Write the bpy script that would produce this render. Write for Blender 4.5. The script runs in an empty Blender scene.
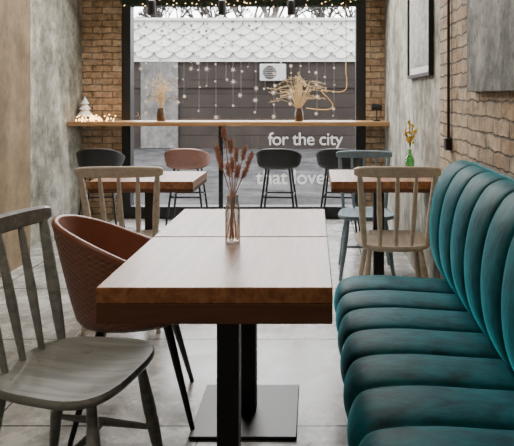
import bpy, bmesh, math, random
from mathutils import Vector, Matrix
random.seed(7)
scene = bpy.context.scene
COL = scene.collection
F=597.0; VX=313.0; VY=95.0; H=1.247
def wx(px,Y): return (px-VX)*Y/F
def wz(py,Y): return H-(py-VY)*Y/F

# ---------------- materials ----------------
def new_mat(name):
    m=bpy.data.materials.new(name); m.use_nodes=True
    nt=m.node_tree; b=nt.nodes['Principled BSDF']
    return m,nt,b
def sset(b,k,v):
    if k in b.inputs: b.inputs[k].default_value=v
def noise_mat(name,c1,c2,scale=8,rough=0.5,bump=0.1,stretch=(1,1,1),metal=0,detail=6,sheen=0,coat=0,bscale=None,spec=None,sheentint=None):
    m,nt,b=new_mat(name); N=nt.nodes; L=nt.links
    g=N.new('ShaderNodeTexCoord'); mp=N.new('ShaderNodeMapping'); mp.inputs['Scale'].default_value=stretch
    L.new(g.outputs['Object'],mp.inputs['Vector'])
    n=N.new('ShaderNodeTexNoise'); n.inputs['Scale'].default_value=scale; n.inputs['Detail'].default_value=detail
    L.new(mp.outputs[0],n.inputs['Vector'])
    r=N.new('ShaderNodeValToRGB'); r.color_ramp.elements[0].position=.3; r.color_ramp.elements[1].position=.7
    r.color_ramp.elements[0].color=(*c1,1); r.color_ramp.elements[1].color=(*c2,1)
    L.new(n.outputs['Fac'],r.inputs['Fac']); L.new(r.outputs[0],b.inputs['Base Color'])
    b.inputs['Roughness'].default_value=rough; b.inputs['Metallic'].default_value=metal
    if sheen: sset(b,'Sheen Weight',sheen); sset(b,'Sheen Roughness',.3); sset(b,'Sheen Tint',(*(sheentint or (1,1,1)),1))
    if coat: sset(b,'Coat Weight',coat); sset(b,'Coat Roughness',.2)
    if spec is not None: sset(b,'Specular IOR Level',spec)
    if bump:
        n2=n
        if bscale:
            n2=N.new('ShaderNodeTexNoise'); n2.inputs['Scale'].default_value=bscale; n2.inputs['Detail'].default_value=4
            L.new(mp.outputs[0],n2.inputs['Vector'])
        bp=N.new('ShaderNodeBump'); bp.inputs['Strength'].default_value=bump; bp.inputs['Distance'].default_value=.02
        L.new(n2.outputs['Fac'],bp.inputs['Height']); L.new(bp.outputs[0],b.inputs['Normal'])
    return m
def brick_mat(name,axis,cols,mortar,bw=.2,rh=.065,ms=.007,scale=1.0):
    m,nt,b=new_mat(name); N=nt.nodes; L=nt.links
    g=N.new('ShaderNodeNewGeometry'); s=N.new('ShaderNodeSeparateXYZ'); c=N.new('ShaderNodeCombineXYZ')
    L.new(g.outputs['Position'],s.inputs[0])
    L.new(s.outputs[axis],c.inputs['X']); L.new(s.outputs['Z'],c.inputs['Y'])
    wn=N.new('ShaderNodeTexNoise'); wn.inputs['Scale'].default_value=11
    L.new(g.outputs['Position'],wn.inputs['Vector'])
    ad=N.new('ShaderNodeVectorMath'); ad.operation='MULTIPLY_ADD'; ad.inputs[1].default_value=(.034,.034,0)
    L.new(wn.outputs['Color'],ad.inputs[0]); L.new(c.outputs[0],ad.inputs[2])
    t=N.new('ShaderNodeTexBrick'); t.inputs['Scale'].default_value=scale
    t.inputs['Brick Width'].default_value=bw; t.inputs['Row Height'].default_value=rh; t.inputs['Mortar Size'].default_value=ms
    t.inputs['Mortar Smooth'].default_value=.6; t.inputs['Bias'].default_value=0
    t.inputs['Color1'].default_value=(*cols[0],1); t.inputs['Color2'].default_value=(*cols[1],1); t.inputs['Mortar'].default_value=(*mortar,1)
    L.new(ad.outputs[0],t.inputs['Vector'])
    n=N.new('ShaderNodeTexNoise'); n.inputs['Scale'].default_value=13; n.inputs['Detail'].default_value=10; n.inputs['Roughness'].default_value=.7
    L.new(g.outputs['Position'],n.inputs['Vector'])
    mr=N.new('ShaderNodeMapRange'); mr.inputs[1].default_value=.33; mr.inputs[2].default_value=.67; mr.inputs[3].default_value=.4; mr.inputs[4].default_value=1.4
    L.new(n.outputs['Fac'],mr.inputs[0])
    mx=N.new('ShaderNodeVectorMath'); mx.operation='SCALE'
    L.new(t.outputs['Color'],mx.inputs[0]); L.new(mr.outputs[0],mx.inputs['Scale'])
    n4=N.new('ShaderNodeTexNoise'); n4.inputs['Scale'].default_value=5; n4.inputs['Detail'].default_value=12; n4.inputs['Roughness'].default_value=.8
    L.new(g.outputs['Position'],n4.inputs['Vector'])
    r4=N.new('ShaderNodeMapRange'); r4.inputs[1].default_value=.47; r4.inputs[2].default_value=.66; r4.inputs[4].default_value=.6; L.new(n4.outputs['Fac'],r4.inputs[0])
    mm=N.new('ShaderNodeMix'); mm.data_type='RGBA'; L.new(r4.outputs[0],mm.inputs[0]); L.new(mx.outputs[0],mm.inputs[6]); mm.inputs[7].default_value=(.50,.43,.33,1)
    L.new(mm.outputs[2],b.inputs['Base Color']); b.inputs['Roughness'].default_value=.85
    inv=N.new('ShaderNodeMath'); inv.operation='MULTIPLY_ADD'; inv.inputs[1].default_value=-1; inv.inputs[2].default_value=1
    L.new(t.outputs['Fac'],inv.inputs[0])
    a2=N.new('ShaderNodeMath'); a2.operation='MULTIPLY_ADD'; a2.inputs[1].default_value=1.1
    L.new(n.outputs['Fac'],a2.inputs[0]); L.new(inv.outputs[0],a2.inputs[2])
    bp=N.new('ShaderNodeBump'); bp.inputs['Strength'].default_value=1; bp.inputs['Distance'].default_value=.022
    L.new(a2.outputs[0],bp.inputs['Height']); L.new(bp.outputs[0],b.inputs['Normal'])
    return m
def concrete_mat(name,c1,c2,c3,scale=1.6,rough=.8,stain=.45,spec=.3):
    m,nt,b=new_mat(name); N=nt.nodes; L=nt.links
    g=N.new('ShaderNodeNewGeometry')
    n=N.new('ShaderNodeTexNoise'); n.inputs['Scale'].default_value=scale; n.inputs['Detail'].default_value=14; n.inputs['Roughness'].default_value=.75
    mp=N.new('ShaderNodeMapping'); mp.inputs['Scale'].default_value=(1,1,.45)
    L.new(g.outputs['Position'],mp.inputs[0]); L.new(mp.outputs[0],n.inputs['Vector'])
    r=N.new('ShaderNodeValToRGB'); e=r.color_ramp.elements
    e[0].position=.40; e[0].color=(*c1,1); e[1].position=.60; e[1].color=(*c3,1)
    k=e.new(.5); k.color=(*c2,1)
    L.new(n.outputs['Fac'],r.inputs[0])
    n2=N.new('ShaderNodeTexNoise'); n2.inputs['Scale'].default_value=scale*4; n2.inputs['Detail'].default_value=10; n2.inputs['Roughness'].default_value=.7
    L.new(g.outputs['Position'],n2.inputs['Vector'])
    mr=N.new('ShaderNodeMapRange'); mr.inputs[1].default_value=.36; mr.inputs[2].default_value=.62; mr.inputs[3].default_value=1-stain; mr.inputs[4].default_value=1.15
    L.new(n2.outputs['Fac'],mr.inputs[0])
    mx=N.new('ShaderNodeVectorMath'); mx.operation='SCALE'; L.new(r.outputs[0],mx.inputs[0]); L.new(mr.outputs[0],mx.inputs['Scale'])
    L.new(mx.outputs[0],b.inputs['Base Color'])
    b.inputs['Roughness'].default_value=rough; sset(b,'Specular IOR Level',spec)
    bp=N.new('ShaderNodeBump'); bp.inputs['Strength'].default_value=.5; bp.inputs['Distance'].default_value=.02
    L.new(n.outputs['Fac'],bp.inputs['Height']); L.new(bp.outputs[0],b.inputs['Normal'])
    return m
def floor_mat():
    m,nt,b=new_mat('floor_slabs'); N=nt.nodes; L=nt.links
    g=N.new('ShaderNodeNewGeometry')
    mp=N.new('ShaderNodeMapping'); mp.inputs['Location'].default_value=(.42,.15,0)
    L.new(g.outputs['Position'],mp.inputs[0])
    t=N.new('ShaderNodeTexBrick'); t.offset=0; t.inputs['Scale'].default_value=1
    t.inputs['Brick Width'].default_value=.8; t.inputs['Row Height'].default_value=.8; t.inputs['Mortar Size'].default_value=.006
    t.inputs['Mortar Smooth'].default_value=.4
    t.inputs['Color1'].default_value=(.33,.325,.305,1); t.inputs['Color2'].default_value=(.40,.395,.375,1); t.inputs['Mortar'].default_value=(.04,.04,.04,1)
    L.new(mp.outputs[0],t.inputs['Vector'])
    n=N.new('ShaderNodeTexNoise'); n.inputs['Scale'].default_value=4; n.inputs['Detail'].default_value=14; n.inputs['Roughness'].default_value=.78
    L.new(g.outputs['Position'],n.inputs['Vector'])
    mr=N.new('ShaderNodeMapRange'); mr.inputs[1].default_value=.38; mr.inputs[2].default_value=.62; mr.inputs[3].default_value=.5; mr.inputs[4].default_value=1.35
    L.new(n.outputs['Fac'],mr.inputs[0])
    mx=N.new('ShaderNodeVectorMath'); mx.operation='SCALE'; L.new(t.outputs['Color'],mx.inputs[0]); L.new(mr.outputs[0],mx.inputs['Scale'])
    L.new(mx.outputs[0],b.inputs['Base Color'])
    rr=N.new('ShaderNodeMapRange'); rr.inputs[1].default_value=.35; rr.inputs[2].default_value=.65; rr.inputs[3].default_value=.12; rr.inputs[4].default_value=.36; L.new(n.outputs['Fac'],rr.inputs[0]); L.new(rr.outputs[0],b.inputs['Roughness'])
    bp=N.new('ShaderNodeBump'); bp.inputs['Strength'].default_value=.3; bp.inputs['Distance'].default_value=.003; bp.invert=True
    L.new(t.outputs['Fac'],bp.inputs['Height']); L.new(bp.outputs[0],b.inputs['Normal'])
    return m
def wood_mat(name,c1,c2,rough=.35,axis='X',coat=0.0,scale=5,bump=.12,wear=None,spec=.5):
    m,nt,b=new_mat(name); N=nt.nodes; L=nt.links
    g=N.new('ShaderNodeTexCoord'); mp=N.new('ShaderNodeMapping')
    mp.inputs['Scale'].default_value={'X':(.6,7,7),'Y':(7,.6,7),'Z':(7,7,.6)}[axis]
    L.new(g.outputs['Object'],mp.inputs[0])
    n=N.new('ShaderNodeTexNoise'); n.inputs['Scale'].default_value=scale; n.inputs['Detail'].default_value=8; n.inputs['Distortion'].default_value=.8
    L.new(mp.outputs[0],n.inputs['Vector'])
    r=N.new('ShaderNodeValToRGB'); e=r.color_ramp.elements; e[0].position=.36; e[1].position=.64
    e[0].color=(*c1,1); e[1].color=(*c2,1); L.new(n.outputs['Fac'],r.inputs[0]); outc=r.outputs[0]
    if wear:
        n3=N.new('ShaderNodeTexNoise'); n3.inputs['Scale'].default_value=14; n3.inputs['Detail'].default_value=10; n3.inputs['Roughness'].default_value=.75
        L.new(g.outputs['Object'],n3.inputs['Vector'])
        rr=N.new('ShaderNodeMapRange'); rr.inputs[1].default_value=.57; rr.inputs[2].default_value=.70; L.new(n3.outputs['Fac'],rr.inputs[0])
        mx=N.new('ShaderNodeMix'); mx.data_type='RGBA'; L.new(rr.outputs[0],mx.inputs[0]); L.new(outc,mx.inputs[6]); mx.inputs[7].default_value=(*wear,1); outc=mx.outputs[2]
    L.new(outc,b.inputs['Base Color'])
    b.inputs['Roughness'].default_value=rough; sset(b,'Coat Weight',coat); sset(b,'Coat Roughness',.22); sset(b,'Specular IOR Level',spec)
    bp=N.new('ShaderNodeBump'); bp.inputs['Strength'].default_value=bump; bp.inputs['Distance'].default_value=.004
    L.new(n.outputs['Fac'],bp.inputs['Height']); L.new(bp.outputs[0],b.inputs['Normal'])
    return m
def emit_mat(name,c,s):
    m,nt,b=new_mat(name); b.inputs['Base Color'].default_value=(*c,1)
    sset(b,'Emission Color',(*c,1)); sset(b,'Emission Strength',s); return m
def glass_mat(name,tint,glossy=.12,rough=.02):
    m=bpy.data.materials.new(name); m.use_nodes=True; nt=m.node_tree; N=nt.nodes; L=nt.links
    N.clear(); o=N.new('ShaderNodeOutputMaterial'); t=N.new('ShaderNodeBsdfTransparent'); t.inputs[0].default_value=(*tint,1)
    g=N.new('ShaderNodeBsdfGlossy'); g.inputs['Roughness'].default_value=rough
    lw=N.new('ShaderNodeLayerWeight'); lw.inputs[0].default_value=.35
    mr=N.new('ShaderNodeMapRange'); mr.inputs[3].default_value=glossy*.3; mr.inputs[4].default_value=min(1,glossy*4)
    L.new(lw.outputs['Facing'],mr.inputs[0])
    mx=N.new('ShaderNodeMixShader'); L.new(mr.outputs[0],mx.inputs[0]); L.new(t.outputs[0],mx.inputs[1]); L.new(g.outputs[0],mx.inputs[2]); L.new(mx.outputs[0],o.inputs[0])
    return m
def quilt_mat(name,c1,c2):
    m=noise_mat(name,c1,c2,scale=5,rough=.4,bump=0); nt=m.node_tree; N=nt.nodes; L=nt.links; b=N['Principled BSDF']
    uv=N.new('ShaderNodeUVMap'); uv.uv_map='UVMap'
    s=N.new('ShaderNodeSeparateXYZ'); L.new(uv.outputs[0],s.inputs[0])
    def m2(op,a,bb):
        q=N.new('ShaderNodeMath'); q.operation=op
        for i,v in enumerate((a,bb)):
            if v is None: continue
            if isinstance(v,(int,float)): q.inputs[i].default_value=v
            else: L.new(v,q.inputs[i])
        return q.outputs[0]
    a=m2('ABSOLUTE',m2('SINE',m2('MULTIPLY',m2('ADD',s.outputs[0],s.outputs[1]),math.pi),None),None)
    d=m2('ABSOLUTE',m2('SINE',m2('MULTIPLY',m2('SUBTRACT',s.outputs[0],s.outputs[1]),math.pi),None),None)
    h=m2('POWER',m2('MULTIPLY',a,d),.3)
    bp=N.new('ShaderNodeBump'); bp.inputs['Strength'].default_value=.8; bp.inputs['Distance'].default_value=.006
    L.new(h,bp.inputs['Height']); L.new(bp.outputs[0],b.inputs['Normal'])
    return m

M={}
M['brickY']=brick_mat('tan_brick_side','Y',((.42,.28,.165),(.60,.45,.30)),(.20,.16,.115))
M['brickX']=brick_mat('tan_brick_end','X',((.40,.26,.15),(.56,.40,.25)),(.19,.145,.10))
M['conc']=concrete_mat('raw_concrete',(.15,.145,.115),(.33,.315,.265),(.52,.50,.43),scale=2.3,stain=.55)
M['concL']=concrete_mat('pale_concrete',(.14,.135,.105),(.27,.26,.21),(.43,.41,.35),scale=2.4,stain=.55)
M['plaster']=concrete_mat('tan_plaster',(.125,.085,.045),(.175,.125,.07),(.23,.17,.10),scale=1.2,stain=.3)
M['ceil']=concrete_mat('ceiling_paint',(.17,.165,.15),(.21,.205,.185),(.25,.24,.22))
M['floor']=floor_mat()
M['table']=wood_mat('red_brown_table_wood',(.19,.068,.023),(.36,.155,.062),rough=.40,coat=.25,axis='Y',bump=.2)
M['apron']=wood_mat('dark_table_edge_wood',(.08,.027,.013),(.12,.046,.023),rough=.45)
M['shelf']=wood_mat('oiled_shelf_wood',(.34,.18,.075),(.48,.28,.13),rough=.4)
M['black']=noise_mat('black_powder_coat',(.006,.006,.007),(.011,.011,.012),rough=.45,bump=.03,scale=60)
M['blackfab']=noise_mat('black_leatherette',(.007,.007,.008),(.014,.014,.016),rough=.5,bump=.1,scale=40)
M['pink']=noise_mat('dusty_pink_leatherette',(.30,.15,.12),(.36,.19,.155),rough=.5,bump=.1,scale=40)
M['grey_wood']=wood_mat('grey_painted_wood',(.165,.178,.175),(.28,.295,.285),rough=.38,axis='Y',bump=.3,wear=(.12,.115,.10))
M['beige_wood']=wood_mat('beige_painted_wood',(.50,.43,.34),(.64,.57,.47),rough=.5,axis='Y',bump=.25,wear=(.38,.30,.22))
M['blue_wood']=wood_mat('blue_grey_painted_wood',(.13,.19,.23),(.20,.275,.315),rough=.5,axis='Y',bump=.3,wear=(.10,.13,.14))
M['leather']=noise_mat('brown_terracotta_leather',(.19,.066,.037),(.26,.10,.06),scale=6,rough=.36,bump=.12,bscale=90)
M['quilt']=quilt_mat('quilted_brown_leather',(.18,.064,.037),(.24,.092,.056))
M['velvet']=noise_mat('teal_velvet',(.0003,.032,.044),(.0008,.105,.132),scale=14,rough=.6,bump=.09,sheen=.6,bscale=28,sheentint=(.03,.62,.74),spec=.2,detail=10,stretch=(1,1.6,1))
M['dark']=noise_mat('dark_plinth',(.006,.006,.007),(.012,.012,.012),rough=.7,bump=0)
M['glass']=glass_mat('window_glass',(.97,.975,.975),.05)
M['vglass']=glass_mat('clear_vase_glass',(.95,.94,.92),.55)
M['gglass']=glass_mat('green_bottle_glass',(.25,.65,.28),.3)
M['white']=noise_mat('white_paint',(.72,.72,.70),(.8,.8,.78),rough=.5,bump=0)
M['acwhite']=noise_mat('outdoor_unit_enamel',(.16,.16,.155),(.19,.19,.185),rough=.5,bump=0)
M['scale']=noise_mat('white_scale_tile',(.28,.28,.265),(.36,.36,.34),scale=3,rough=.7,bump=0)
M['siding']=noise_mat('dark_siding',(.0145,.0112,.0095),(.0205,.0165,.0143),scale=2,rough=.8,bump=.1,spec=.1)
M['pave']=concrete_mat('pavement',(.026,.026,.0265),(.036,.036,.037),(.05,.05,.05),scale=.8,spec=.05)
M['panel']=concrete_mat('pale_render_panel',(.06,.057,.054),(.08,.077,.074),(.10,.097,.094),scale=1,spec=.1)
M['straw']=noise_mat('dried_straw',(.62,.45,.22),(.82,.66,.40),rough=.8,bump=0)
M['rust']=noise_mat('dried_rust_pods',(.46,.24,.175),(.66,.42,.33),rough=.9,bump=0)
M['gold']=noise_mat('gold_ribbon',(.75,.48,.14),(.9,.62,.22),rough=.4,bump=0,metal=.2)
M['pine']=noise_mat('pine_needles',(.01,.035,.015),(.03,.07,.03),rough=.7,bump=0)
M['jar']=noise_mat('brown_jar',(.05,.025,.012),(.09,.05,.022),rough=.3,bump=0)
M['glow']=emit_mat('warm_fairy_glow',(1,.62,.25),8)
M['stars']=noise_mat('white_paper',(.85,.85,.85),(.92,.92,.92),rough=.7,bump=0)
M['yellow']=noise_mat('yellow_petals',(.65,.42,.03),(.85,.6,.06),rough=.7,bump=0)
M['stem']=noise_mat('green_stem',(.05,.15,.03),(.1,.22,.05),rough=.6,bump=0)
M['print']=concrete_mat('grey_print',(.25,.26,.26),(.45,.45,.44),(.6,.6,.58),scale=5)
M['canvas']=concrete_mat('grey_textured_canvas',(.16,.165,.155),(.31,.315,.295),(.47,.475,.445),scale=5,stain=.6)
M['bark']=noise_mat('bare_bark',(.02,.018,.016),(.04,.035,.03),rough=.9,bump=0)
M['text']=emit_mat('white_vinyl_emissive',(.9,.9,.9),.7)  # plain vinyl given emission so the letters read bright; not a lit sign

# ---------------- geometry helpers ----------------
def obj_from_bm(name,bm,mat,parent=None,smooth=True,loc=(0,0,0),bevel=0,seg=2):
    bmesh.ops.recalc_face_normals(bm,faces=bm.faces)
    me=bpy.data.meshes.new(name); bm.to_mesh(me); bm.free()
    me.materials.append(mat)
    if smooth:
        for p in me.polygons: p.use_smooth=True
        try: me.set_sharp_from_angle(angle=math.radians(40))
        except Exception: pass
    o=bpy.data.objects.new(name,me); COL.objects.link(o); o.location=loc
    if parent: o.parent=parent
    if bevel:
        md=o.modifiers.new('bevel','BEVEL'); md.width=bevel; md.segments=seg; md.limit_method='ANGLE'
    return o
def empty(name,loc,label,cat,rz=0,group=None):
    e=bpy.data.objects.new(name,None); e.empty_display_size=.1; COL.objects.link(e)
    e.location=loc; e.rotation_euler=(0,0,rz); e['label']=label; e['category']=cat
    if group: e['group']=group
    return e
def tag(o,label,cat,group=None,kind=None):
    o['label']=label; o['category']=cat
    if group: o['group']=group
    if kind: o['kind']=kind
    return o
def box(bm,a,b):
    x0,y0,z0=a; x1,y1,z1=b
    v=[bm.verts.new(p) for p in ((x0,y0,z0),(x1,y0,z0),(x1,y1,z0),(x0,y1,z0),(x0,y0,z1),(x1,y0,z1),(x1,y1,z1),(x0,y1,z1))]
    for f in ((0,3,2,1),(4,5,6,7),(0,1,5,4),(1,2,6,5),(2,3,7,6),(3,0,4,7)): bm.faces.new([v[i] for i in f])
def tube(bm,pts,rad,n=10,cap=True,flat=None):
    pts=[Vector(p) for p in pts]
    if isinstance(rad,(int,float)): rad=[rad]*len(pts)
    rings=[]; ref=None
    for i,p in enumerate(pts):
        t=(pts[min(i+1,len(pts)-1)]-pts[max(i-1,0)]).normalized()
        if ref is None: ref=Vector((0,0,1)) if abs(t.z)<.9 else Vector((1,0,0))
        u=(ref-t*ref.dot(t)).normalized(); w=t.cross(u); ref=u
        r=rad[i]
        rings.append([bm.verts.new(p+u*math.cos(a)*r+w*math.sin(a)*r*(flat or 1)) for a in [2*math.pi*k/n for k in range(n)]])
    for i in range(len(rings)-1):
        for k in range(n):
            bm.faces.new((rings[i][k],rings[i][(k+1)%n],rings[i+1][(k+1)%n],rings[i+1][k]))
    if cap:
        bm.faces.new(rings[0][::-1]); bm.faces.new(rings[-1])
def lathe(bm,prof,c=(0,0,0),n=24,capb=True,capt=False):
    rings=[]
    for r,z in prof:
        rings.append([bm.verts.new((c[0]+r*math.cos(2*math.pi*k/n),c[1]+r*math.sin(2*math.pi*k/n),c[2]+z)) for k in range(n)])
    for i in range(len(rings)-1):
        for k in range(n): bm.faces.new((rings[i][k],rings[i][(k+1)%n],rings[i+1][(k+1)%n],rings[i+1][k]))
    if capb: bm.faces.new(rings[0][::-1])
    if capt: bm.faces.new(rings[-1])
def ball(bm,c,r,sub=1,sc=(1,1,1)):
    m=Matrix.Translation(c)@Matrix.Diagonal((r*sc[0],r*sc[1],r*sc[2],1))
    bmesh.ops.create_icosphere(bm,subdivisions=sub,radius=1,matrix=m)
def boxobj(name,a,b,mat,parent=None,bevel=0):
    bm=bmesh.new(); box(bm,a,b); return obj_from_bm(name,bm,mat,parent,smooth=False,bevel=bevel)
def copy_rec(o,parent):
    n=o.copy(); COL.objects.link(n); n.parent=parent
    for c in o.children: copy_rec(c,n)
    return n
def copy_thing(root,loc,rz,label=None):
    n=root.copy(); COL.objects.link(n)
    n.location=loc; n.rotation_euler=(0,0,rz)
    for c in root.children: copy_rec(c,n)
    if label: n['label']=label
    return n
def structure(o):
    o['kind']='structure'; return o

# ---------------- room ----------------
XL,XR,YF,YB,ZC=-2.32,.72,6.0,-2.0,2.9
structure(boxobj('floor',(XL-.2,YB-.2,-.1),(XR+.2,YF+.2,0),M['floor']))
structure(boxobj('ceiling',(XL-.2,YB-.2,ZC),(XR+.2,YF+.2,ZC+.1),M['ceil']))
structure(boxobj('wall_left',(XL-.2,YB,0),(XL,YF,ZC),M['concL']))
structure(boxobj('wall_back',(XL-.2,YB-.2,0),(XR+.2,YB,ZC),M['concL']))
structure(boxobj('wall_right_far',(XR,3.38,0),(XR+.2,YF,ZC),M['conc']))
structure(boxobj('wall_right',(XR,YB,0),(XR+.2,3.38,ZC),M['brickY']))
structure(boxobj('trim_1',(XL,3.0,0),(-2.13,4.5,ZC),M['plaster']))
WL,WR,WT=wx(121,6),wx(366,6),2.22
structure(boxobj('wall_end_left',(XL-.2,YF,0),(WL,YF+.2,ZC),M['brickX']))
structure(boxobj('wall_end_right',(WR,YF,0),(XR+.2,YF+.2,ZC),M['brickX']))
structure(boxobj('wall_end_top',(WL,YF,WT),(WR,YF+.2,ZC),M['conc']))
win=bpy.data.objects.new('window_1',None); COL.objects.link(win); win['kind']='structure'; win.location=(0,0,0)
bm=bmesh.new()
box(bm,(WL,6.02,0),(WL+.09,6.14,WT)); box(bm,(WR-.1,6.02,0),(WR,6.14,WT))
box(bm,(WL+.09,6.02,WT-.07),(WR-.1,6.14,WT)); box(bm,(WL+.09,6.02,0),(WR-.1,6.14,.12))
obj_from_bm('window_frame',bm,M['black'],win,smooth=False,bevel=.004)
boxobj('window_pane',(WL+.09,6.07,.12),(WR-.1,6.08,WT-.07),M['glass'],win)

# ---------------- outside ----------------
boxobj('ground_outside',(-14,6.2,-.12),(10,30,-.02),M['pave']); tag(bpy.data.objects['ground_outside'],'grey pavement and street outside the window','street',kind='structure')
YB2=14.0
bld=empty('building',(0,YB2,0),'low building with white scale cladding above dark siding','building')
boxobj('wall',(-9,.1,-.02),(6,3,3.0),M['siding'],bld)
bm=bmesh.new()
z=-.02
while z<1.9:
    box(bm,(-9,.055,z),(6,.1,z+.315)); z+=.325
box(bm,(-9,-.01,1.42),(6,.06,1.46))
obj_from_bm('plank_siding',bm,M['siding'],bld,smooth=False)
bm=bmesh.new()
rows=6; pitch=.46
for r in range(rows):
    zt=2.36+r*.135
    off=(r%2)*pitch/2
    x=-9+off
    while x<6:
        pts=[(x+pitch/2*math.cos(a), zt-.25*abs(math.sin(a))**.8) for a in [math.pi*k/14 for k in range(15)]]
        f=[bm.verts.new((cx,-.02-.28*(zt+.02-cz),cz)) for cx,cz in pts]
        bm.faces.new(f)
        x+=pitch
obj_from_bm('scale_cladding',bm,M['scale'],bld,smooth=False)
boxobj('cladding_backing',(-9,0.0,2.03),(6,.1,2.98),M['scale'],bld)
boxobj('roof_edge',(-9.05,-.15,2.98),(6.05,3,3.04),M['scale'],bld)
boxobj('light_panel',(wx(141,14),-.02,.0),(wx(178,14),.04,2.02),M['panel'],bld)
ax0,ax1=wx(260,13.8),wx(286,13.8); az0,az1=wz(81,13.8),wz(64,13.8)
ac=empty('air_conditioner',(0,YB2,0),'white boxy outdoor air conditioning unit fixed to dark siding','air conditioner')
boxobj('housing',(ax0,-.28,az0),(ax1,-.021,az1),M['acwhite'],ac,bevel=.02)
cx=ax0+(ax1-ax0)*.38; cz=(az0+az1)/2
bm=bmesh.new()
tube(bm,[(cx,-.2805,cz),(cx,-.293,cz)],.155,28); obj_from_bm('fan_opening',bm,M['siding'],ac)
bm=bmesh.new()
for k in range(5):
    zz=cz-.10+.05*k; hw=math.sqrt(max(0,.155**2-(zz-cz)**2))
    box(bm,(cx-hw,-.305,zz-.004),(cx+hw,-.2935,zz+.004))
obj_from_bm('fan_grille',bm,M['acwhite'],ac,False)
def tree(x,y,h,seed):
    rnd=random.Random(seed); bm=bmesh.new()
    def br(p,d,l,r,dep):
        q=p+d*l; tube(bm,[p,(p+q)/2+Vector((rnd.uniform(-.05,.05),0,0))*l,q],[r,r*.85,r*.7],5)
        if dep==0: return
        for _ in range(4):
            nd=(d+Vector((rnd.uniform(-.9,.9),rnd.uniform(-.3,.3),rnd.uniform(-.2,.4)))).normalized()
            br(q,nd,l*.62,r*.62,dep-1)
    br(Vector((0,0,0)),Vector((0,0,1)),h*.4,.14,5)
    o=obj_from_bm('bare_tree',bm,M['bark'],loc=(x,y,-.02)); tag(o,'leafless winter tree behind the low building','tree',group='bare winter trees')
for i,x in enumerate((-6.8,-4.2,-1.6,1.0)): tree(x,18.5+3.4*(i%2),5.2,i+3)

# ---------------- tables ----------------
def table(loc,w,d,label,pl=.196,ap=.655):
    e=empty('dining_table',loc,label,'table',group='square pedestal cafe tables')
    bm=bmesh.new(); box(bm,(-w/2,-d/2,.708),(w/2,d/2,.75)); obj_from_bm('tabletop',bm,M['table'],e,False,bevel=.003)
    bm=bmesh.new(); box(bm,(-w/2+.0005,-d/2+.0005,ap),(w/2-.0005,d/2-.0005,.7078)); obj_from_bm('apron',bm,M['apron'],e,False,bevel=.002)
    bm=bmesh.new(); box(bm,(-.033,-.033,.0125),(.033,.033,ap-.007)); box(bm,(-.15,-.15,ap-.007),(.15,.15,ap-.0002)); obj_from_bm('column',bm,M['black'],e,False,bevel=.003)
    bm=bmesh.new(); box(bm,(-pl,-pl,0),(pl,pl,.012)); obj_from_bm('base_plate',bm,M['black'],e,False,bevel=.003)
    return e
t1=table((-.255,1.815,0),.612,.55,'red-brown wooden cafe table with glass vase on it')
t2=table((-.255,2.352,0),.612,.505,'red-brown wooden cafe table beside brown leather chair')
t3=table((-.99,3.66,0),.6,.46,'brown wooden cafe table in front of beige spindle chair',.12,.685)
t4=table((.405,3.70,0),.6,.54,'brown wooden cafe table holding green flower bottle',.12,.685)

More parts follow.
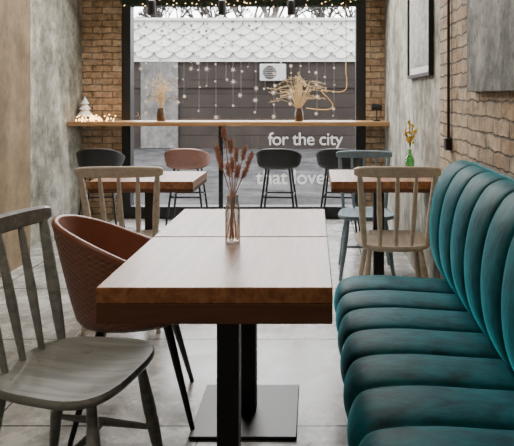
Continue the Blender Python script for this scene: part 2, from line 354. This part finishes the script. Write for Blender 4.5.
# ---------------- spindle chairs ----------------
def spindle_chair(mat,loc,rz,label,name='dining_chair',nsp=6,thick=1.0):
    e=empty(name,loc,label,'chair',rz,group='wooden spindle-back chairs')
    bm=bmesh.new(); n=56
    def out(a,s,z):
        c,si=math.cos(a),math.sin(a)
        y=.2*math.copysign(abs(si)**.62,si); x=.205*math.copysign(abs(c)**.62,c)*(1+.1*y/.2)
        return (x*s,y*s,z)
    layers=[(.90,.418),(.97,.425),(1,.435),(1,.442),(.975,.45),(.9,.449),(.75,.443),(.45,.438),(.15,.437)]
    rings=[[bm.verts.new(out(2*math.pi*k/n,s,z)) for k in range(n)] for s,z in layers]
    for i in range(len(rings)-1):
        for k in range(n): bm.faces.new((rings[i][k],rings[i][(k+1)%n],rings[i+1][(k+1)%n],rings[i+1][k]))
    bm.faces.new(rings[0][::-1]); bm.faces.new(rings[-1])
    obj_from_bm('seat',bm,mat,e)
    legs={}
    for sx in (-1,1):
        for sy in (-1,1):
            a=Vector((sx*.135,sy*.135,.419)); b=Vector((sx*.195,sy*.195+(-.015 if sy<0 else 0),0)); legs[(sx,sy)]=(a,b)
            bm=bmesh.new(); fs=[0,.12,.3,.42,.46,.5,.75,1]; rs=[.013,.015,.019,.02,.018,.02,.016,.0115]
            tube(bm,[a.lerp(b,f) for f in fs],rs,12); obj_from_bm('leg',bm,mat,e)
    bm=bmesh.new()
    for sx in (-1,1):
        p=legs[(sx,1)][0].lerp(legs[(sx,1)][1],.55); q=legs[(sx,-1)][0].lerp(legs[(sx,-1)][1],.55)
        tube(bm,[p,p.lerp(q,.5),q],[.008,.013,.008],10)
    l=legs[(-1,1)][0].lerp(legs[(-1,1)][1],.55); r=legs[(1,1)][0].lerp(legs[(1,1)][1],.55); l2=legs[(-1,-1)][0].lerp(legs[(-1,-1)][1],.55); r2=legs[(1,-1)][0].lerp(legs[(1,-1)][1],.55)
    tube(bm,[l.lerp(l2,.5),(l+l2+r+r2)/4,r.lerp(r2,.5)],[.008,.013,.008],10)
    obj_from_bm('stretcher',bm,mat,e)
    W=.224
    def rail(x):
        k=1-(x/W)**2
        return Vector((x,-.24-.022*k,.845+.002*k))
    bm=bmesh.new()
    for i in range(nsp):
        f=-1+2*i/(nsp-1); x0=f*.165; x1=f*.195
        k=1-(f)**2
        a=Vector((x0,-.155-.018*k,.443)); b=rail(x1)+Vector((0,0,-.012))
        if i in (0,nsp-1): tube(bm,[a.lerp(b,t) for t in (0,.1,.45,.9,1)],[v*thick for v in (.011,.0135,.0175,.014,.011)],12)
        else: tube(bm,[a.lerp(b,t) for t in (0,.1,.45,.9,1)],[v*thick for v in (.008,.0095,.0135,.010,.008)],10)
    bk=obj_from_bm('backrest',bm,mat,e)
    bm=bmesh.new(); n=24; rings=[]
    for i in range(n+1):
        x=-W+2*W*i/n; p=rail(x); k=abs(x/W)
        hh=.029*(1-.22*k**3)*(1 if 0<i<n else .7); th=.013*(1 if 0<i<n else .6)
        pr=[(-th,-hh*.8),(-th*.6,-hh),(th*.6,-hh),(th,-hh*.8),(th,hh*.75),(th*.5,hh),(-th*.5,hh),(-th,hh*.75)]
        rings.append([bm.verts.new(p+Vector((0,dy,dz+.004))) for dy,dz in pr])
    for i in range(n):
        for k in range(8): bm.faces.new((rings[i][k],rings[i][(k+1)%8],rings[i+1][(k+1)%8],rings[i+1][k]))
    bm.faces.new(rings[0][::-1]); bm.faces.new(rings[-1])
    obj_from_bm('top_rail',bm,mat,bk)
    return e
spindle_chair(M['grey_wood'],(-.705,1.77,0),math.radians(-101),'grey painted spindle-back wooden chair beside the cafe table',nsp=5,thick=1.15)
spindle_chair(M['beige_wood'],(-1.015,3.33,0),math.radians(3),'beige painted spindle-back chair tucked under a table',nsp=5,thick=1.08)
spindle_chair(M['beige_wood'],(.445,3.33,0),math.radians(-2),'beige painted spindle-back chair tucked under the table with flower bottle',nsp=5,thick=1.08)
bc=spindle_chair(M['blue_wood'],(.37,4.19,0),math.radians(178),'blue-grey painted spindle-back chair by the window side of table',nsp=5,thick=1.0)
bc.scale=(.93,.95,.95)

# ---------------- shell chairs ----------------
def bowl(bm,zb,hf,hb,p,rx,ry,off=0,nphi=64,nv=26,e0=.82,sq=1.0,qu=36,qv=46):
    uvl=bm.loops.layers.uv.new('UVMap'); rows=[]
    uvs={}
    for j in range(nv+1):
        v=j/nv; row=[]
        for i in range(nphi):
            ph=2*math.pi*i/nphi
            h=hf+(hb-hf)*((1+math.cos(ph))/2)**p
            if v<.4: a=v/.4; r=e0*a; z=zb+.025*a**4
            else: b=(v-.4)/.6; r=e0+(1-e0)*b**.7; z=zb+.025+(h-zb-.025)*b
            lean=.05*max(0,(z-zb))/max(.001,(hb-zb))*max(0,math.cos(ph))
            sn=math.copysign(abs(math.sin(ph))**sq,math.sin(ph)); cs=math.copysign(abs(math.cos(ph))**sq,math.cos(ph))
            x=(rx*r-off)*sn if r>off else 0; y=-(ry*r-off+lean)*cs if r>off else 0
            w=bm.verts.new((x,y,z+(off if v<.4 else off*(1-(v-.4)/.6)))); row.append(w); uvs[w]=(ph/(2*math.pi)*qu,z*qv if v>.4 else v*6)
        rows.append(row)
    for j in range(nv):
        for i in range(nphi):
            f=bm.faces.new((rows[j][i],rows[j][(i+1)%nphi],rows[j+1][(i+1)%nphi],rows[j+1][i]))
            for lp in f.loops:
                u=uvs[lp.vert]; uu=u[0]
                if i==nphi-1 and uu<1: uu+=qu
                lp[uvl].uv=(uu,u[1])
    return rows[-1]
def shell_chair(loc,rz):
    e=empty('armchair',loc,'brown quilted leather tub chair with black tapered legs','chair',rz)
    HB=.765; PP=.85; HF=.465; OF=.024
    bm=bmesh.new(); rim=bowl(bm,.36,HF,HB,PP,.235,.262,0,sq=.88)
    pts=[v.co.copy() for v in rim]
    bmesh.ops.remove_doubles(bm,verts=bm.verts,dist=.0003)
    obj_from_bm('outer_shell',bm,M['quilt'],e)
    bm=bmesh.new(); bowl(bm,.36,HF,HB,PP,.235,.262,OF,sq=.88)
    bmesh.ops.remove_doubles(bm,verts=bm.verts,dist=.0003)
    obj_from_bm('inner_shell',bm,M['leather'],e)
    bm=bmesh.new(); q=[]
    for p_ in pts+[pts[0],pts[1]]:
        d=Vector((p_.x,p_.y,0)).normalized(); q.append(p_-d*.012)
    tube(bm,q,.013,10,cap=False); obj_from_bm('rim_piping',bm,M['leather'],e)
    bm=bmesh.new(); n=40
    lay=[(.80,.392),(.84,.42),(.85,.44),(.82,.462),(.7,.472),(.4,.476),(.1,.477)]
    rings=[[bm.verts.new((.215*s*math.cos(a),.23*s*math.sin(a)+.01,z)) for a in [2*math.pi*k/n for k in range(n)]] for s,z in lay]
    for i in range(len(rings)-1):
        for k in range(n): bm.faces.new((rings[i][k],rings[i][(k+1)%n],rings[i+1][(k+1)%n],rings[i+1][k]))
    bm.faces.new(rings[0][::-1]); bm.faces.new(rings[-1])
    obj_from_bm('seat_cushion',bm,M['leather'],e)
    for sx in (-1,1):
        for sy in (-1,1):
            bm=bmesh.new(); tube(bm,[(sx*.12,sy*.12,.37),(sx*.2,sy*.215,0)],[.017,.009],12); obj_from_bm('leg',bm,M['black'],e)
    return e
shell_chair((-.695,2.36,0),math.radians(-78))

def bar_stool(mat,label):
    e=empty('bar_stool',(0,0,0),label,'stool',group='bar stools along the window counter')
    bm=bmesh.new(); bowl(bm,.61,.63,.792,1.0,.182,.155,0,48,18,e0=.9,sq=.68)
    bmesh.ops.remove_doubles(bm,verts=bm.verts,dist=.0003)
    o=obj_from_bm('seat_shell',bm,mat,e); md=o.modifiers.new('s','SOLIDIFY'); md.thickness=.02; md.offset=-1
    for sx in (-1,1):
        for sy in (-1,1):
            bm=bmesh.new(); tube(bm,[(sx*.10,sy*.10,.613),(sx*.175,sy*.175,0)],[.010,.009],8); obj_from_bm('leg',bm,M['black'],e)
    bm=bmesh.new(); zz=.36; c=.10+.075*(.6-zz)/.6
    tube(bm,[(-c,-c,zz),(c,-c,zz),(c,c,zz),(-c,c,zz),(-c,-c,zz)],.008,8); obj_from_bm('footrest',bm,M['black'],e)
    return e
YS=5.3
s1=bar_stool(M['blackfab'],'black low-backed bar stool with thin metal legs'); s1.location=(wx(101,YS),YS,0)
s1.rotation_euler=(0,0,math.radians(8))
copy_thing(s1,(wx(279,YS),YS,0),math.radians(-3))
copy_thing(s1,(wx(339,YS),YS,0),math.radians(-8))
s2=bar_stool(M['pink'],'dusty pink low-backed bar stool with black metal legs'); s2.location=(wx(188,YS),YS,0); s2.rotation_euler=(0,0,math.radians(2))

# ---------------- window counter ----------------
wc=empty('window_counter',(0,0,0),'long narrow wooden bar counter in front of window','counter')
ZS=.994
boxobj('counter_top',(XL+.001,5.62,ZS-.04),(XR-.001,5.99,ZS),M['shelf'],wc,bevel=.004)
bm=bmesh.new(); X=wx(221,5.75); box(bm,(X-.02,5.73,.01),(X+.02,5.77,ZS-.0405)); box(bm,(X-.12,5.63,0),(X+.12,5.87,.01)); obj_from_bm('support_post',bm,M['black'],wc,False)

# ---------------- sofa ----------------
sofa=empty('sofa',(0,0,0),'teal velvet channel-tufted banquette sofa against the brick wall','sofa')
def catmull(pts,per=6):
    P=[Vector((p[0],p[1])) for p in pts]; P=[P[0]*2-P[1]]+P+[P[-1]*2-P[-2]]; out=[]
    for i in range(1,len(P)-2):
        for k in range(per):
            t=k/per; a,b,c,d=P[i-1],P[i],P[i+1],P[i+2]
            out.append(.5*((2*b)+(-a+c)*t+(2*a-5*b+4*c-d)*t*t+(-a+3*b-3*c+d)*t**3))
    out.append(P[-2]); return out
def ribbed(name,prof,y0,y1,pitch,amp,mat,parent,ampf=None,shear=None,pw=.5):
    pr=catmull(prof,8); bm=bmesh.new(); nr=int(round((y1-y0)/pitch)); per=28; rows=[]
    nor=[]
    for i,p in enumerate(pr):
        t=(pr[min(i+1,len(pr)-1)]-pr[max(i-1,0)]).normalized(); nor.append(Vector((-t.y,t.x)))
    for j in range(nr*per+1):
        t=j/per; fr=t-math.floor(t); base=(max(0,1-(2*fr-1)**2))**pw-1
        row=[]
        for i,(p,nn) in enumerate(zip(pr,nor)):
            s=i/(len(pr)-1)
            d=amp*base*(ampf(s) if ampf else 1)
            q=p+nn*d; yy=y0+t*pitch+(shear(s,t/nr) if shear else 0)
            row.append(bm.verts.new((q.x,yy,q.y)))
        rows.append(row)
    for j in range(len(rows)-1):
        for i in range(len(pr)-1): bm.faces.new((rows[j][i],rows[j][i+1],rows[j+1][i+1],rows[j+1][i]))
    bm.faces.new(rows[0]); bm.faces.new(rows[-1][::-1])
    bmesh.ops.recalc_face_normals(bm,faces=bm.faces)
    me=bpy.data.meshes.new(name); bm.to_mesh(me); bm.free(); me.materials.append(mat)
    for p in me.polygons: p.use_smooth=len(p.vertices)==4
    o=bpy.data.objects.new(name,me); COL.objects.link(o); o.parent=parent; return o
SP=.2; SY0,SY1=.65,2.65
ribbed('seat',[(.62,.26),(.30,.255),(.14,.27),(.093,.33),(.097,.405),(.145,.452),(.28,.464),(.45,.455),(.62,.445)],SY0,SY1,SP,.034,M['velvet'],sofa,pw=.36)
ribbed('backrest',[(.60,.43),(.550,.48),(.515,.56),(.503,.66),(.510,.76),(.535,.86),(.583,.935),(.64,.962),(.69,.952),(.715,.905),(.715,.45)],SY0,SY1,SP,.033,M['velvet'],sofa,
       ampf=lambda s: 1 if s<.52 else max(.2,1-(s-.52)*3.4), pw=.38)
boxobj('plinth',(.26,SY0+.03,.0),(.70,SY1-.04,.254),M['dark'],sofa)

# ---------------- vase on table ----------------
vz=empty('vase',(-.269,2.0,.75),'tall clear glass bottle vase standing on the cafe table','vase')
bm=bmesh.new(); lathe(bm,[(.0235,0),(.0255,.003),(.0255,.105),(.023,.125),(.0195,.138),(.0195,.155),(.021,.163),(.0195,.163),(.018,.155),(.018,.138),(.0215,.123),(.024,.105),(.024,.012)],capb=True,capt=True)
obj_from_bm('bottle',bm,M['vglass'],vz)
fl=empty('dried_flowers',(-.269,2.0,.763),'muted pinkish dried fluffy grass stems standing in glass vase','flowers')
rnd=random.Random(4)
tips=[(-.028,.375),(-.008,.33),(.012,.30),(.04,.305),(.062,.285),(-.045,.28),(.022,.25),(-.018,.25),(.0,.27),(-.055,.31),(.05,.245)]
for dx,h in tips:
    bm=bmesh.new(); bp=bmesh.new()
    dy=rnd.uniform(-.03,.03); a=Vector((rnd.uniform(-.014,.014)-dx*.15,rnd.uniform(-.01,.01),0)); m=Vector((dx*.12,dy*.2,.15)); b=Vector((dx,dy,h))
    tube(bm,[a,m,m.lerp(b,.6),b],.0014,5)
    d=(b-m).normalized()
    tube(bp,[b-d*.042,b-d*.03,b-d*.012,b,b+d*.006],[.0012,.004,.0055,.0035,.001],8)
    for k in range(240):
        s=rnd.random(); c=b-d*(.042*s); v=Vector((rnd.gauss(0,1),rnd.gauss(0,1),rnd.gauss(0,1))).normalized()*.012+d*.004
        tube(bp,[c,c+v],[.0009,.0004],3,cap=False)
    obj_from_bm('stem',bm,M['rust'],fl); obj_from_bm('seed_head',bp,M['rust'],fl)

bx,by=wx(410,3.88),3.88
bt=empty('bottle',(bx,by,.75),'green glass bottle on wooden table near concrete wall','bottle')
bm=bmesh.new(); lathe(bm,[(.026,0),(.03,.005),(.03,.075),(.02,.10),(.011,.115),(.011,.14),(.013,.145)],capb=True,capt=True); obj_from_bm('glass_body',bm,M['gglass'],bt)
yf=empty('yellow_flower',(bx,by,.895),'yellow dried flower sprig in the green bottle','flower')
bm=bmesh.new()
BR=((-.005,.18),(.038,.13),(-.032,.12),(.02,.16))
for x,z in BR: tube(bm,[(0,0,.002),(x*.3,0,z*.5),(x,0,z)],.002,6)
obj_from_bm('stem',bm,M['stem'],yf)
bm=bmesh.new()
for k in range(84):
    t=rnd.uniform(.3,1.05); br=rnd.choice(BR)
    ball(bm,(br[0]*t+rnd.uniform(-.008,.008),rnd.uniform(-.01,.01),br[1]*t),rnd.uniform(.004,.008),1,(1,1,1.3))
obj_from_bm('petals',bm,M['yellow'],yf)['kind']='stuff'

# ---------------- shelf decoration ----------------
def bouquet(px,spread,h,seed,label,n):
    rnd=random.Random(seed); X=wx(px,5.8)
    j=empty('jar',(X,5.8,ZS),'small brown glass jar on the window counter','jar')
    bm=bmesh.new(); lathe(bm,[(.036,0),(.042,.008),(.042,.085),(.033,.10),(.033,.125),(.03,.125),(.03,.03)],capt=True); obj_from_bm('jar_body',bm,M['jar'],j)
    f=empty('dried_bouquet',(X,5.8,ZS+.034),label,'flowers')
    bm=bmesh.new(); bp=bmesh.new()
    for i in range(n):
        a=rnd.uniform(-1.5,1.5)*rnd.uniform(.6,1); l=rnd.uniform(.45,1.1)*h; dy=rnd.uniform(-.08,.08)
        p=Vector((math.sin(a)*l*spread/h,dy,.125+abs(math.cos(a))*l*.80)); m=Vector((p.x*.10,dy*.1,.10)); k=Vector((p.x*rnd.uniform(.3,.6),dy*.5,.115+(p.z-.10)*rnd.uniform(.8,1.2)))
        tube(bm,[(0,0,0),m,m.lerp(k,.6)+Vector((0,0,.01)),k,p],.0015,4,cap=False)
        d=(p-k).normalized()
        for s in range(8):
            q=p-d*(.010*s); w=Vector((rnd.uniform(-.022,.022),rnd.uniform(-.01,.01),rnd.uniform(-.014,.022)))
            tube(bp,[q,q+w],[.002,.0008],4)
        if i%4==0: ball(bp,p,.008,1)
    obj_from_bm('stem',bm,M['straw'],f)['kind']='stuff'; obj_from_bm('seed_heads',bp,M['straw'],f)['kind']='stuff'
bouquet(161,.20,.29,3,'pale dried grass bouquet in a jar on counter',40)
bouquet(299,.34,.32,9,'wide straw-coloured dried bouquet in a jar on counter',58)
tr=empty('decorative_tree',(wx(85,5.88),5.88,ZS),'small white tiered tabletop tree on counter','ornament')
bm=bmesh.new(); lathe(bm,[(.03,0),(.03,.012),(.008,.014),(.008,.05),(.075,.052),(.03,.11),(.055,.112),(.02,.165),(.04,.167),(.012,.215),(.001,.24)],n=20); obj_from_bm('tiers',bm,M['stars'],tr)
bm=bmesh.new(); rnd=random.Random(2)
for i in range(70):
    ball(bm,(max(-.17,min(.2,rnd.gauss(0,.09))),rnd.uniform(-.05,.03),rnd.uniform(.008,.07)*(1 if i%2 else .6)),.007,1)
fo=obj_from_bm('fairy_lights',bm,M['glow'],loc=(wx(94,5.7),5.70,ZS)); tag(fo,'heap of warm glowing fairy lights on wooden counter','fairy lights',kind='stuff')
lo=empty('desk_lamp',(wx(377,5.75),5.78,ZS),'small black lamp at the end of counter','lamp')
bm=bmesh.new(); lathe(bm,[(.035,0),(.035,.01),(.006,.014),(.006,.12)],capt=True); obj_from_bm('base',bm,M['black'],lo)
bm=bmesh.new(); tube(bm,[(-.05,0,.14),(.05,0,.13)],[.035,.028],14); obj_from_bm('lamp_shade',bm,M['black'],lo)
X=wx(346,5.97)
e=empty('ribbon_garland',(X,5.985,2.219),'curly golden ribbon decoration hanging by the window','garland')
bm=bmesh.new(); pts=[(0,0,0)]
z0=wz(74,5.97)-2.219; z1=wz(108,5.97)-2.219
for k in range(80):
    t=k/79
    pts.append((-.32*t+.10*math.sin(t*10)*(.4+t),-.015-.02*math.cos(t*10),z0+(z1-z0)*t**.7+.05*math.cos(t*10+1)))
tube(bm,pts,.0042,6); obj_from_bm('ribbon',bm,M['gold'],e)
rnd=random.Random(11)
def star_mesh(r,sp,dep):
    bm=bmesh.new()
    vs=[bm.verts.new(((r if k%2==0 else r*dep)*math.cos(k*math.pi/sp),0,(r if k%2==0 else r*dep)*math.sin(k*math.pi/sp))) for k in range(2*sp)]
    bm.faces.new(vs); me=bpy.data.meshes.new('star'); bm.to_mesh(me); bm.free(); me.materials.append(M['stars']); return me
SM=[star_mesh(.009,5,.6),star_mesh(.011,5,.6),star_mesh(.012,5,.5),star_mesh(.016,6,.45),star_mesh(.030,6,.32),star_mesh(.020,8,.55)]
for i,px in enumerate((140,147,154,161,169,177,184,192,199,207,216,226,233,241,249,256,265,274,282,291,300,309,317,325,334)):
    Y=5.975; X=wx(px,Y); zt=WT-.02; zb=wz((70,112,88,118,79,104,96)[i%7]+rnd.uniform(-4,2),Y)
    e=empty('hanging_garland',(X,Y,zt),'thin hanging string of white paper stars at window','garland',group='hanging star strings')
    bm=bmesh.new(); tube(bm,[(0,0,0),(0,0,zb-zt)],.0005,4); obj_from_bm('string',bm,M['stars'],e)
    z=zb-zt; cnt=0
    while z<-.2 and cnt<9:
        o=bpy.data.objects.new('star',rnd.choice(SM)); COL.objects.link(o); o.parent=e; o.location=(rnd.uniform(-.012,.012),-.003,z); o.rotation_euler=(0,rnd.uniform(0,1.5),rnd.uniform(-.3,.3))
        z+=rnd.choice((.07,.12,.17,.24)); cnt+=1
e=empty('pine_garland',(0,5.84,2.15),'green pine garland with warm lights along window top','garland')
bm=bmesh.new(); bl=bmesh.new()
for i in range(1600):
    x=rnd.uniform(WL+.05,WR-.05); a=rnd.uniform(0,6.28); c=Vector((x,0,.015*math.sin(x*7))); d=Vector((rnd.uniform(-.5,.5),math.cos(a),math.sin(a))).normalized()
    p=c+d*.008; q=c+d*rnd.uniform(.03,.06); s=Vector((.005,0,.002))
    bm.faces.new([bm.verts.new(p-s),bm.verts.new(p+s),bm.verts.new(q)])
for i in range(44): ball(bl,(rnd.uniform(WL+.1,WR-.1),-.055,rnd.uniform(-.05,.03)),.005,1)
obj_from_bm('needles',bm,M['pine'],e,False)['kind']='stuff'; obj_from_bm('light_bulbs',bl,M['glow'],e)['kind']='stuff'
for px in (152,222,291):
    Y=5.2; X=wx(px,Y)
    e=empty('spotlight',(X,Y,ZC),'black cylindrical spotlight hanging from ceiling','lamp',group='black ceiling spotlights')
    bm=bmesh.new(); tube(bm,[(0,0,0),(0,0,wz(2,Y)-ZC)],.006,8); obj_from_bm('rod',bm,M['black'],e)
    bm=bmesh.new(); z=wz(0,Y)-ZC; lathe(bm,[(.03,z-.13),(.034,z-.12),(.034,z-.01),(.02,z)],capt=True); obj_from_bm('lamp_head',bm,M['black'],e)

def text(body,px,py,size_px,sp,off=.001,name='window_lettering'):
    cu=bpy.data.curves.new('t','FONT'); cu.body=body; cu.size=size_px*6.06/F; cu.extrude=.0008; cu.space_character=sp; cu.offset=off
    o=bpy.data.objects.new('t',cu); COL.objects.link(o)
    bpy.context.view_layer.update()
    me=bpy.data.meshes.new_from_object(o.evaluated_get(bpy.context.evaluated_depsgraph_get()))
    bpy.data.objects.remove(o); me.materials.clear(); me.materials.append(M['text'])
    n=bpy.data.objects.new(name,me); COL.objects.link(n); n.rotation_euler=(math.pi/2,0,0); n.location=(wx(px,6.06),6.062,wz(py,6.06))
    tag(n,'white vinyl lettering stuck on the window glass','lettering',group='window vinyl lettering')
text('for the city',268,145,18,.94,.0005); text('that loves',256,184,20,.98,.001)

# ---------------- right wall items ----------------
def frame(y0,y1,z0,z1,mf,mp,mat_w,label,th=.03):
    e=empty('picture_frame',(XR,(y0+y1)/2,(z0+z1)/2),label,'picture')
    hy=(y1-y0)/2; hz=(z1-z0)/2; b=.022
    bm=bmesh.new()
    box(bm,(-th,-hy,-hz),(-.001,-hy+b,hz)); box(bm,(-th,hy-b,-hz),(-.001,hy,hz)); box(bm,(-th,-hy+b,-hz),(-.001,hy-b,-hz+b)); box(bm,(-th,-hy+b,hz-b),(-.001,hy-b,hz))
    obj_from_bm('frame',bm,mf,e,False)
    boxobj('mat_board',(-.015,-hy+b,-hz+b),(-.002,hy-b,hz-b),M['white'],e)
    m=mat_w
    boxobj('print',(-.018,-hy+b+m,-hz+b+m),(-.0152,hy-b-m,hz-b-m),mp,e)
frame(3.56,4.38,1.365,2.0,M['black'],M['print'],.05,'black-framed grey print with white mat on concrete wall')
cv=empty('canvas_picture',(XR,2.2,1.6),'large grey textured canvas hung on brick wall','picture')
boxobj('canvas',(-.035,-.5,wz(92,2.66)-1.6),(-.001,.46,.6),M['canvas'],cv,bevel=.004)
pc=empty('conduit',(XR-.012,3.12,0),'thin black electrical conduit running down brick wall','pipe')
bm=bmesh.new(); tube(bm,[(0,0,wz(140,3.12)),(0,0,ZC-.001)],.008,8); obj_from_bm('pipe',bm,M['black'],pc)
boxobj('junction_box',(-.02,-.03,wz(150,3.12)),(.011,.03,wz(138,3.12)),M['black'],pc,bevel=.003)

# ---------------- lights ----------------
w=bpy.data.worlds.new('World'); scene.world=w; w.use_nodes=True
bg=w.node_tree.nodes['Background']; bg.inputs[0].default_value=(.98,.98,1,1); bg.inputs[1].default_value=12.0
def area(name,loc,rot,sx,sy,power,col):
    l=bpy.data.lights.new('light','AREA'); l.shape='RECTANGLE'; l.size=sx; l.size_y=sy; l.energy=power; l.color=col
    o=bpy.data.objects.new(name,l); COL.objects.link(o); o.location=loc; o.rotation_euler=rot
area('added_area_light',(-.8,.6,2.8),(0,0,0),.8,.8,22,(1,.83,.64))  # added warm fill from overhead, no fixture modelled
area('added_area_light',(-.8,3.2,2.8),(0,0,0),.8,.8,16,(1,.86,.70))  # second added fill over the middle of the room, unseen
area('added_area_light',(-.7,5.3,2.7),(math.radians(-50),0,0),2.4,.5,140,(1,.97,.93))  # added unseen strip near the window, tilted to put glare on the tabletops

cam=bpy.data.cameras.new('cam'); co=bpy.data.objects.new('camera',cam); COL.objects.link(co)
co.location=(0,0,H); co.rotation_euler=(math.pi/2,0,0)
cam.sensor_width=36; cam.sensor_fit='HORIZONTAL'; cam.lens=F/514*36; cam.shift_x=-(VX-257)/514; cam.shift_y=-(223-VY)/514; cam.clip_start=.05
scene.camera=co
